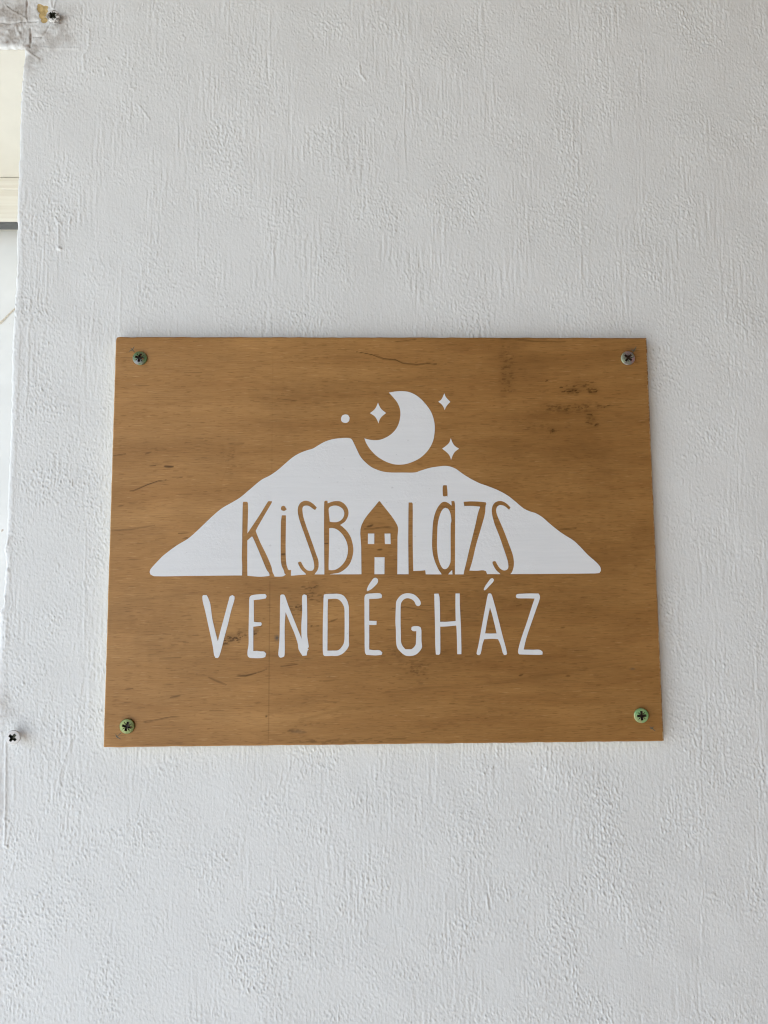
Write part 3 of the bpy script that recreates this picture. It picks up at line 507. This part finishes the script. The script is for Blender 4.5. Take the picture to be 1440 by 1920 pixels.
Hf += WALL_AMP * ((0.102 + 0.030 * LOW) * crumbs * (0.5 + 0.5 * rough_m) + (0.046 + 0.022 * LOW) * crumbs2 * (0.5 + 0.4 * rough_m)
                  + 0.034 * stri * brush_m + 0.034 * stri2 * (0.25 + 0.75 * brush_m) + 0.11 * roll + 0.010 * mid)
for _ in range(420):                                        # stray bits of old plaster and brush hairs under the paint
    x, z = rng.uniform(fx0 + 30, fx1), rng.uniform(fz0, fz1)
    a = rng.normal(-0.95, 0.55) if rng.random() < 0.75 else rng.uniform(-3.1, 0)
    L = rng.uniform(0.8, 3.6)
    b = (x + L * math.cos(a), z + L * math.sin(a))
    stroke_field(Hf, xs_f, zs_f, [(x, z), ((x + b[0]) / 2 + rng.normal(0, .3), (z + b[1]) / 2), b], rng.uniform(0.35, 0.6), rng.uniform(0.06, 0.22) * (1 if rng.random() < .85 else -1), 'add', True)
for h, w, pts in RIDGES:
    stroke_field(Hf, xs_f, zs_f, pts, max(w, 0.45), h, 'add')
tan_a, brown_a, grey_a = np.zeros((nz, nx)), np.zeros((nz, nx)), np.zeros((nz, nx))
for A, L, rough in ((tan_a, WALL_TAN, .3), (brown_a, WALL_BROWN, .5), (grey_a, WALL_GREY, .35)):
    for x, z, rx, rz, s in L:
        blob_field(A, xs, zs, x, z, rx, rz, s, rough, rng)
# the peeled tan patch lies a film lower; the flaking corner is uneven
tan_f = tan_a[ja:ja + NZ, ia:ia + NX]
Hf -= 0.25 * np.clip(tan_f * 3 - 1, 0, 1)
Xf, Zf = np.meshgrid(xs_f, zs_f)
corner = np.exp(-((Xf + 214) / 22) ** 2 - ((Zf - 305) / 22) ** 2)
Hf += corner * 0.11 * fft_noise(shape, STEP, band(0.07, 0.35), rng)
flat = np.zeros((nz, nx))
wx = np.clip(np.minimum(np.arange(NX), NX - 1 - np.arange(NX)) / 20.0, 0, 1)
wz = np.clip(np.minimum(np.arange(NZ), NZ - 1 - np.arange(NZ)) / 20.0, 0, 1)
Hf -= Hf.mean()
Hf = np.clip(Hf, -1.4, 1.15) * wx[None, :] * wz[:, None]
flat[ja:ja + NZ, ia:ia + NX] = Hf
X, Z = np.meshgrid(xs, zs)
far_a = np.ones((nz, nx))                                    # beyond the modelled relief the material carries it on
far_a[ja:ja + NZ, ia:ia + NX] = np.sqrt(1 - wx[None, :] * wz[:, None])
Y = -flat.copy()
# the edge of the opening: uneven, rounded, chipped
ie, je = int(np.argmin(abs(xs - EDGE_X))), int(np.argmin(abs(zs - TOP_Z)))
er = fft_noise((1, 4096), STEP, lambda fx, fz: np.exp(-(fx / 0.25) ** 2) * (1 - np.exp(-(fx / 0.02) ** 2)), rng)[0][:nz] * 0.13
ed = np.array(sorted(EDGE))
shift = np.interp(zs, ed[:, 0], ed[:, 1]) - EDGE_X + er
fall = np.clip(1 - np.abs(xs - EDGE_X) / 9.0, 0, 1) ** 1.3
X += shift[:, None] * fall[None, :] * (zs < TOP_Z + 2)[:, None]
dz = fft_noise((1, 8192), STEP, lambda fx, fz: np.exp(-(fx / 0.3) ** 2) * (1 - np.exp(-(fx / 0.02) ** 2)), rng)[0][:nx] * 0.22
fallz = np.clip(1 - np.abs(zs - TOP_Z) / 6.0, 0, 1)
Z += dz[None, :] * fallz[:, None] * (xs <= EDGE_X + 1)[None, :]
dx, dzz = np.maximum(xs - EDGE_X, 0), np.maximum(zs - TOP_Z, 0)
near = np.where(zs[:, None] <= TOP_Z, dx[None, :], np.where(xs[None, :] <= EDGE_X, dzz[:, None], np.hypot(dx[None, :], dzz[:, None])))
Y += np.where(zs > TOP_Z - .01, 0.45, np.where(zs > 182, 0.4, 0.95))[:, None] * np.clip(1 - near / 1.7, 0, 1) ** 2
Y -= 0.16 * np.exp(-((near - 3.2) / 1.3) ** 2) * (zs < 185)[:, None]
inside = (xs[None, :-1] >= OPEN_L - .01) & (xs[None, :-1] < EDGE_X - .01) & (zs[:-1, None] < TOP_Z - .01)
I = np.arange(nx * nz).reshape(nz, nx)
hidden = (np.abs(xs[None, :-1]) < 138) & (np.abs(zs[:-1, None]) < 100)   # the screed behind the sign stays bare and coarse
quads = np.stack([I[:-1, :-1], I[:-1, 1:], I[1:, 1:], I[1:, :-1]], -1)[~(inside | hidden)]
V = np.stack([X, Y, Z], -1).reshape(-1, 3) / 1000
# thickness of the wall along the opening: right jamb and a short return under the lintel
jr = I[:je + 1, ie]
nb = len(V)
jv = V[jr].copy(); jv[:, 1] = 0.21
il = int(np.argmin(abs(xs - OPEN_L)))
lr = I[je, il:ie + 1]
lv = V[lr].copy(); lv[:, 1] = 0.004
V = np.concatenate([V, jv, lv])
jq = np.stack([jr[:-1], jr[1:], nb + np.arange(1, len(jr)), nb + np.arange(len(jr) - 1)], -1)
lb = nb + len(jr)
lq = np.stack([lr[:-1], lr[1:], lb + np.arange(1, len(lr)), lb + np.arange(len(lr) - 1)], -1)[:, ::-1]
quads = np.concatenate([quads, jq, lq])
bv = np.array([(-.141, .0016, -.103), (.141, .0016, -.103), (.141, .0016, .103), (-.141, .0016, .103)])
quads = np.concatenate([quads, [[len(V), len(V) + 1, len(V) + 2, len(V) + 3]]])
V = np.concatenate([V, bv])
# drop vertices no face uses
used = np.zeros(len(V), bool); used[quads.ravel()] = True
remap = np.cumsum(used) - 1
pad = np.zeros(len(V) - nx * nz)
att = {n: np.concatenate([a.ravel(), pad])[used] for n, a in (('tan', tan_a), ('brown', brown_a), ('grey', grey_a), ('far', far_a))}
wall = grid_obj('plaster_wall', V[used], remap[quads], [M_WALL], attrs=att)
tag(wall, 'rough white painted plaster wall with brush marks and chipped left edge', 'wall')
wall['kind'] = 'thing'

M_CREAM = plain('cream_gloss_paint', (0.68, 0.655, 0.575), 0.4, 0, 0.03, 40)
v, f = box_data(OPEN_L / 1000 - .02, -0.2085, 0.0025, 0.215, 0.2899, 0.30)
mesh_obj('lintel_soffit', v, f, M_CREAM, wall)

# ------------------------------------------------------------------ the door in the opening
door = empty('door', (-0.65, 0.19, GROUND_Z))
tag(door, 'cream and white painted door set back in the opening left of the wall', 'door')
door['kind'] = 'thing'
OFF = Vector((0.65, -0.19, -GROUND_Z))
def door_part(name, boxes, mat, parent=door, bevel=0.0015):
    vs, fs = [], []
    for bx in boxes:
        v, f = box_data(*bx)
        b = len(vs)
        vs += [tuple(Vector(q) + (OFF if parent == door else Vector())) for q in v]
        fs += [tuple(i + b for i in q) for q in f]
    o = mesh_obj(name, vs, fs, mat, parent)
    if bevel:
        m = o.modifiers.new('bevel', 'BEVEL'); m.width = bevel; m.segments = 2
    return o
xl, xr = OPEN_L / 1000 + .002, -0.2125
def cream_frame():
    k = Mat('cream_frame_paint', rough=0.42)
    n = k.noise(k.coords((6, 40, 330)), 1, 4, 0.6)
    c = k.ramp(n, [(0.35, (0.66, 0.62, 0.53)), (0.65, (0.74, 0.715, 0.63))])
    return k.color(c)
M_FRAME = cream_frame()
door_part('frame_head', [(xl, xr, 0.145, 0.160, 0.2546, 0.2897), (xl, xr, 0.1435, 0.1448, 0.2800, 0.2896), (xl, xr, 0.162, 0.21, 0.270, 0.2895)], M_FRAME, bevel=0.0012)
door_part('frame_post', [(-0.2600, -0.2130, 0.145, 0.208, GROUND_Z + .002, 0.2526)], M_FRAME)
door_part('frame_post', [(xl, xl + .047, 0.145, 0.208, GROUND_Z + .002, 0.2526)], M_FRAME)
M_GAP = plain('dark_gap_grey', (0.10, 0.105, 0.105), 0.6)
door_part('door_gap_shade', [(xl + .05, -0.2610, 0.1453, 0.1552, 0.2530, 0.2544)], M_GAP, bevel=0)  # dark strip standing in for the shaded gap above the leaf
def leaf_material():
    k = Mat('scuffed_white_door_paint', rough=0.4)
    n = k.noise(k.coords((30, 30, 30)), 1, 4, 0.6)
    c = k.ramp(n, [(0.3, (0.68, 0.685, 0.67)), (0.7, (0.74, 0.745, 0.73))])
    sp = k.noise(k.coords((260, 260, 200)), 1, 2, 0.5)
    c = k.mix(k.ramp(sp, [(0.74, 0.0), (0.78, 0.8)]), c, (0.42, 0.33, 0.25))
    return k.color(c)
leaf = door_part('door_leaf', [(xl + .050, -0.2625, 0.170, 0.194, GROUND_Z + .006, 0.2607)], leaf_material(), bevel=0.002)
# a brown scrape across the leaf
sc = [(-0.306, 0.1795), (-0.298, 0.1835), (-0.291, 0.1915), (-0.284, 0.1985), (-0.270, 0.2100)]
vv, ff = [], []
for i, (x, z) in enumerate(sc):
    w = (0.0008, 0.0014, 0.0011, 0.0009, 0.0003)[i]
    vv += [(x + 0.65, 0.1697 - 0.19, z + w - GROUND_Z), (x + 0.65, 0.1697 - 0.19, z - w - GROUND_Z)]
    if i:
        ff.append((2*i - 2, 2*i - 1, 2*i + 1, 2*i))
mesh_obj('scrape_mark', vv, ff, plain('brown_scrape', (0.56, 0.50, 0.41), 0.7, 0, 0.3, 900), door)

# ------------------------------------------------------------------ the sign: plywood panel with its stains
BW, BH, BT = 300.0, 223.96, 4.6
YF = -0.0066                                                # front face of the panel
sign = empty('sign_board', (0, -0.002, -BH / 2000))
tag(sign, 'varnished plywood guesthouse sign with white painted mountain, moon and lettering', 'sign')
SOFF = Vector((0, 0.002, BH / 2000))
def to_sign(o):
    o.location = SOFF
    return o
bst = 0.5
bx = np.concatenate([[-150, -149.6, -149.25], np.arange(-149, 149.01, bst), [149.4, 149.7, 150]])
bz = np.concatenate([[-BH/2, -BH/2 + .28, -BH/2 + .6], np.arange(-BH/2 + 1, BH/2 - .99, bst), [BH/2 - .6, BH/2 - .28, BH/2]])
stain = np.zeros((len(bz), len(bx)))
for s, w, pts in STREAKS:
    stroke_field(stain, bx, bz, pts, max(w, .26), s, 'max', True)
for x, z, rx, rz, n, s in CLUSTERS:
    for _ in range(n):
        cx, cz = x + rng.normal(0, .62) * rx, z + rng.normal(0, .62) * rz
        L = rng.uniform(.5, 2.6) * (1.5 if rx > 12 else 1)
        stroke_field(stain, bx, bz, [(cx - L / 2, cz), (cx + L / 2, cz + rng.normal(0, .12))], rng.uniform(.2, .42), min(1, 1.25 * s * rng.uniform(.5, 1.15)), 'max', True)
    blob_field(stain, bx, bz, x, z, rx * 1.5, rz * 1.6, s * 0.36, .45, rng)
for _ in range(1300):                                        # short dark flecks that birch veneer has everywhere
    x, z = rng.uniform(-149, 149), rng.uniform(-111, 111)
    L = rng.gamma(2.0, 1.6)
    stroke_field(stain, bx, bz, [(x, z), (x + L, z + rng.normal(.03, .05) * L)], rng.uniform(.2, .32), rng.uniform(.08, .34), 'max', True)
# tone: darker and redder towards the right and in soft patches
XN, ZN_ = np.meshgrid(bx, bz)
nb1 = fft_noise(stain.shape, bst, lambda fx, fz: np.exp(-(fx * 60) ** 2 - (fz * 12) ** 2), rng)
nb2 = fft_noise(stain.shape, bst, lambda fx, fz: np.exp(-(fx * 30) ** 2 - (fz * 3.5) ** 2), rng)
tone_raw = 0.42 + 0.09 * nb1 + 0.045 * nb2 + 0.30 * np.tanh((XN - 15 - 0.25 * ZN_) / 75)
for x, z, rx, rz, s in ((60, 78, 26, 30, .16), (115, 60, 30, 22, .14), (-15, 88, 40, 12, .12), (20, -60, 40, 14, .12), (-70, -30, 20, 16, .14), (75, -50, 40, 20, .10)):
    tone_raw += s * np.exp(-((XN - x) / rx) ** 2 - ((ZN_ - z) / rz) ** 2)
tone = np.clip(tone_raw + 0.35 * np.exp(-(((XN - 99) + 1.2 * (ZN_ - 62)) / 16) ** 2 - (((XN - 99) - 1.2 * (ZN_ - 62)) / 34) ** 2) * np.clip(0.7 + 0.5 * nb2, 0, 1.6), 0, 1)
soot = np.zeros_like(stain)
for x, z, rx, rz, s in GREY:
    blob_field(soot, bx, bz, x, z, rx, rz, s, .15, rng)
XB, ZB = np.meshgrid(bx, bz)
rx_ = fft_noise((1, 2048), .5, lambda fx, fz: np.exp(-(fx / 0.12) ** 2), rng)[0] * 0.05
e = np.minimum(np.minimum(XB + 150, 150 - XB), np.minimum(ZB + BH / 2, BH / 2 - ZB))
YB = np.full_like(XB, YF * 1000) + 0.42 * np.clip(1 - e / .62, 0, 1) ** 2 + 0.7 * np.clip(1 - (XB + 150) / .8, 0, 1) ** 2
wob_l, wob_t = rx_[:len(bz)], rx_[len(bz):len(bz) + len(bx)]
XB += (wob_l[:, None] * np.clip(1 - np.abs(np.abs(XB) - 150) / 3, 0, 1))
ZB += (wob_t[None, :] * np.clip(1 - np.abs(np.abs(ZB) - BH / 2) / 3, 0, 1))
# nicked corner at top left, the splinter at the top edge
cn = np.exp(-((XB + 150) / 1.6) ** 2 - ((ZB - BH / 2) / 1.3) ** 2)
XB += 0.22 * cn; ZB -= 0.25 * cn; YB += 0.4 * cn
nzb, nxb = XB.shape
IB = np.arange(nxb * nzb).reshape(nzb, nxb)
qf = np.stack([IB[:-1, :-1], IB[:-1, 1:], IB[1:, 1:], IB[1:, :-1]], -1).reshape(-1, 4)
VB = np.stack([XB, YB, ZB], -1).reshape(-1, 3)
ring = np.concatenate([IB[0, :-1], IB[:-1, -1], IB[-1, :0:-1], IB[:0:-1, 0]])
nl = 7
back = []
for k in range(1, nl + 1):
    q = VB[ring].copy(); q[:, 1] += (BT - .4) * k / nl
    back.append(q)
base = len(VB); nr = len(ring)
VB = np.concatenate([VB] + back)
rings = [ring] + [base + k * nr + np.arange(nr) for k in range(nl)]
sq = []
for a, b in zip(rings[:-1], rings[1:]):
    sq.append(np.stack([np.roll(a, -1), a, b, np.roll(b, -1)], -1))
sq = np.concatenate(sq)
# raw light edge on the sides, the varnish runs over the top
fc = VB[qf].mean(1)
rim = ((fc[:, 0] < -149.5) & (rng.random(len(fc)) < .95)) | ((fc[:, 0] > 149.4) & (fc[:, 0] < 149.7) & (rng.random(len(fc)) < .55))
ids = np.concatenate([np.where(rim, 1, 0), np.ones(len(sq), int)])
pd = np.zeros(len(VB) - nxb * nzb)
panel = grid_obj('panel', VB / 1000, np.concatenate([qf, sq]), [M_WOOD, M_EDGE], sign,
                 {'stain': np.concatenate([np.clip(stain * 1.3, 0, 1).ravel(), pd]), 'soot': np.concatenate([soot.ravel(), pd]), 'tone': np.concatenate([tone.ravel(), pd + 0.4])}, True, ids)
to_sign(panel)
# ------------------------------------------------------------------ painted emblem and lettering, a thin film on the panel
PB, PF = YF + 0.00002, YF - 0.00014
sm = smooth_outline
def film(name, adds, cuts=(), islands=(), label=None, mat=M_PAINT, parent=sign, front=PF):
    o = paint_obj(name, adds, cuts, islands, PB, front, mat, parent)
    if parent == sign:
        to_sign(o)
    if label:
        o['label'] = label
    return o
film('mountain', [sm(MOUNTAIN)], [sm(c) for c in CUTS], [sm(c) for c in COUNTERS], 'white mountain silhouette with the word KISBALÁZS left out in bare wood')
film('moon', [sm(MOON)], label='white crescent moon over the saddle of the mountain')
for st_ in STARS:
    film('star', [sm(st_)])
film('dot', [sm(DOT)], label='small round white dot above the left peak')
film('house_window', [sm(HOUSE[0])])
film('house_window', [sm(HOUSE[1])])
film('house_door', [sm(HOUSE[2])], label='white doorway of the little house')
for ch, out, holes, acc in LETTERS:
    o = film('letter', [sm(out)], [sm(h) for h in holes], label='white painted capital ' + ch + (' with an acute accent' if acc else ''))
    for a in acc:
        film('accent', [sm(a)], parent=o)
def stroke_outline(pts, w):
    P = [np.array(p, float) for p in pts]
    L, R = [], []
    for i, p in enumerate(P):
        d = P[min(i + 1, len(P) - 1)] - P[max(i - 1, 0)]
        d /= np.linalg.norm(d)
        n = np.array([-d[1], d[0]]) * w * (0.6 if i in (0, len(P) - 1) else 1)
        L.append(p + n); R.append(p - n)
    return L + R[::-1]
for mk in PENCIL:
    film('pencil_mark', [stroke_outline(s, 0.22) for s in mk], mat=M_PENCIL, front=YF - 0.00006)

# ------------------------------------------------------------------ screws
def screw_mesh(R, recess_mat, arm_w=0.165, arm_l=0.315, ticks=True, dome=0.10, recess=0.33):
    """Head with a crossed recess cut into it; metres, axis along -y, head face at y = 0."""
    N = 56
    circ = [(R * .93 * math.cos(2 * math.pi * i / N), R * .93 * math.sin(2 * math.pi * i / N)) for i in range(N)]
    w, l = arm_w * R, arm_l * 2 * R
    cross = [(w, w), (w, l), (-w, l), (-w, w), (-l, w), (-l, -w), (-w, -w), (-w, -l), (w, -l), (w, -w), (l, -w), (l, w)]
    holes = [cross]
    if ticks:
        for q in range(4):
            a = math.pi / 4 + q * math.pi / 2
            c, s = math.cos(a), math.sin(a)
            t = [(.31 * R, -.075 * R), (.68 * R, -.025 * R), (.68 * R, .025 * R), (.31 * R, .075 * R)]
            holes.append([(x * c - y * s, x * s + y * c) for x, y in t])
    k = 1000.0
    vs, fs = [Vector((x * k, y * k)) for x, y in circ], [list(range(N))]
    for h in holes:
        h = ccw(h)
        b = len(vs)
        vs += [Vector((x * k, y * k)) for x, y in h]
        fs.append(list(range(b, len(vs))))
    v, e, f, ov, oe, of = delaunay_2d_cdt(vs, [], fs, 1, 1e-5, True)
    V = []
    for p in v:
        rr = math.hypot(p.x, p.y) / (R * k)
        V.append((p.x / k, -dome * R * (1 - rr * rr), p.y / k))
    F, ids = [], []
    cnt = set()
    for t, s in zip(f, of):
        if len(s) == 1:
            a, b, c = (v[i] for i in t)
            t = tuple(t) if (b - a).cross(c - a) > 0 else tuple(t)[::-1]
            F.append(t)
            cnt |= {(t[i], t[(i + 1) % 3]) for i in range(3)}
    # rim, edge and countersunk underside
    o = [[i for i, p in enumerate(ov) if q in p][0] for q in range(N)]
    prev = o
    for rad, y in ((1.0, .10), (1.0, .22), (.42, .85), (.42, 1.5)):
        b = len(V)
        V += [(R * rad * math.cos(2 * math.pi * i / N), R * y, R * rad * math.sin(2 * math.pi * i / N)) for i in range(N)]
        cur = list(range(b, b + N))
        F += [(prev[i], prev[(i - 1) % N], cur[(i - 1) % N], cur[i])[::-1] for i in range(N)]
        prev = cur
    head = (V, F)
    # recess: walls and floor of every cut
    V2, F2 = [], []
    for hi, h in enumerate(holes):
        dep = R * (recess if hi == 0 else 0.2)
        n = len(h)
        b = len(V2)
        for sc_, dd in ((1.0, None), (.78 if hi == 0 else .96, dep)):
            for x, y in h:
                rr = (x * x + y * y) / (R * R)
                V2.append((x * sc_, -dome * R * (1 - rr) if dd is None else dd, y * sc_))
        F2 += [(b + i, b + (i + 1) % n, b + n + (i + 1) % n, b + n + i) for i in range(n)]
        if hi == 0:
            c = len(V2)
            V2.append((0, dep, 0))
            F2 += [(b + n + i, b + n + (i + 1) % n, c) for i in range(n)]
        else:
            F2.append(tuple(b + n + i for i in range(n)))
    return head, (V2, F2)

def make_screw(name, R, loc, rot, tilt, mat, recess_mat, parent=None, **kw):
    (hv, hf), (rv, rf) = screw_mesh(R, recess_mat, **kw)
    h = mesh_obj(name, hv, hf, mat, parent)
    c = mesh_obj('cross_recess', rv, rf, recess_mat, h)
    h.location = loc
    h.rotation_euler = (tilt[0], rot, tilt[1])
    return h

G, GP, PK, GY, OL = (0.17, 0.32, 0.15), (0.42, 0.50, 0.34), (0.48, 0.32, 0.35), (0.30, 0.29, 0.28), (0.21, 0.24, 0.085)
ZN = [zinc_material('zinc_green_grey', [(0.36, G), (0.52, (0.20, 0.28, 0.15)), (0.62, GY)], 130),
      zinc_material('zinc_pink', [(0.35, PK), (0.5, GY), (0.65, GP)], 190),
      zinc_material('zinc_olive', [(0.35, OL), (0.6, (0.23, 0.29, 0.12)), (0.7, (0.28, 0.26, 0.13))], 150),
      zinc_material('zinc_bright_green', [(0.35, (0.28, 0.62, 0.26)), (0.52, (0.40, 0.68, 0.34)), (0.66, (0.58, 0.62, 0.32))], 210)]
LAB = ['dull green zinc screw with grey side, top left', 'pinkish silver zinc screw, top right', 'olive green zinc screw, bottom left', 'bright green zinc screw, bottom right']
ROT = [12, 40, 14, -3]
TILT = [(-.05, .10), (0, 0), (.03, .08), (0.02, 0)]
for k in range(4):
    x, z = SCREWS[k]
    s = make_screw('screw', 0.00395, Vector((x / 1000, YF - .0014, z / 1000)) + SOFF, math.radians(ROT[k]), TILT[k], ZN[k], M_RECESS, sign)
    s['label'] = LAB[k]
def worn_paint():
    k = Mat('worn_white_paint_on_zinc', rough=0.38)
    n = k.noise(k.coords((260, 260, 260)), 1, 3, 0.6)
    m = k.ramp(n, [(0.50, 0.0), (0.56, 1.0)])
    k.link(k.math('MULTIPLY', m, 0.6), k.b.inputs['Metallic'])
    return k.color(k.mix(m, (0.72, 0.72, 0.70), (0.30, 0.29, 0.27)))
M_WORN = worn_paint()
# two screws driven straight into the wall and painted over
for k, (lab, rot, tl, rec) in enumerate((('white painted screw beside a tan bare patch at the cracked corner', 40, (.10, .16), M_RECESS_GREEN),
                                         ('white painted screw with dark cross on the wall left of the sign', 38, (.05, .10), M_RECESS_GREEN))):
    x, z = WALL_SCREWS[k]
    s = make_screw('wall_screw', 0.0038, Vector((x / 1000, -0.0036 if k == 0 else -0.0060, z / 1000)), math.radians(rot), tl, M_WORN if k == 0 else M_SCREW_PAINT, rec, None,
                   arm_w=.2, arm_l=.29, ticks=(k == 0), dome=.13, recess=0.6)
    tag(s, lab, 'screw', 'old screws left in the wall')
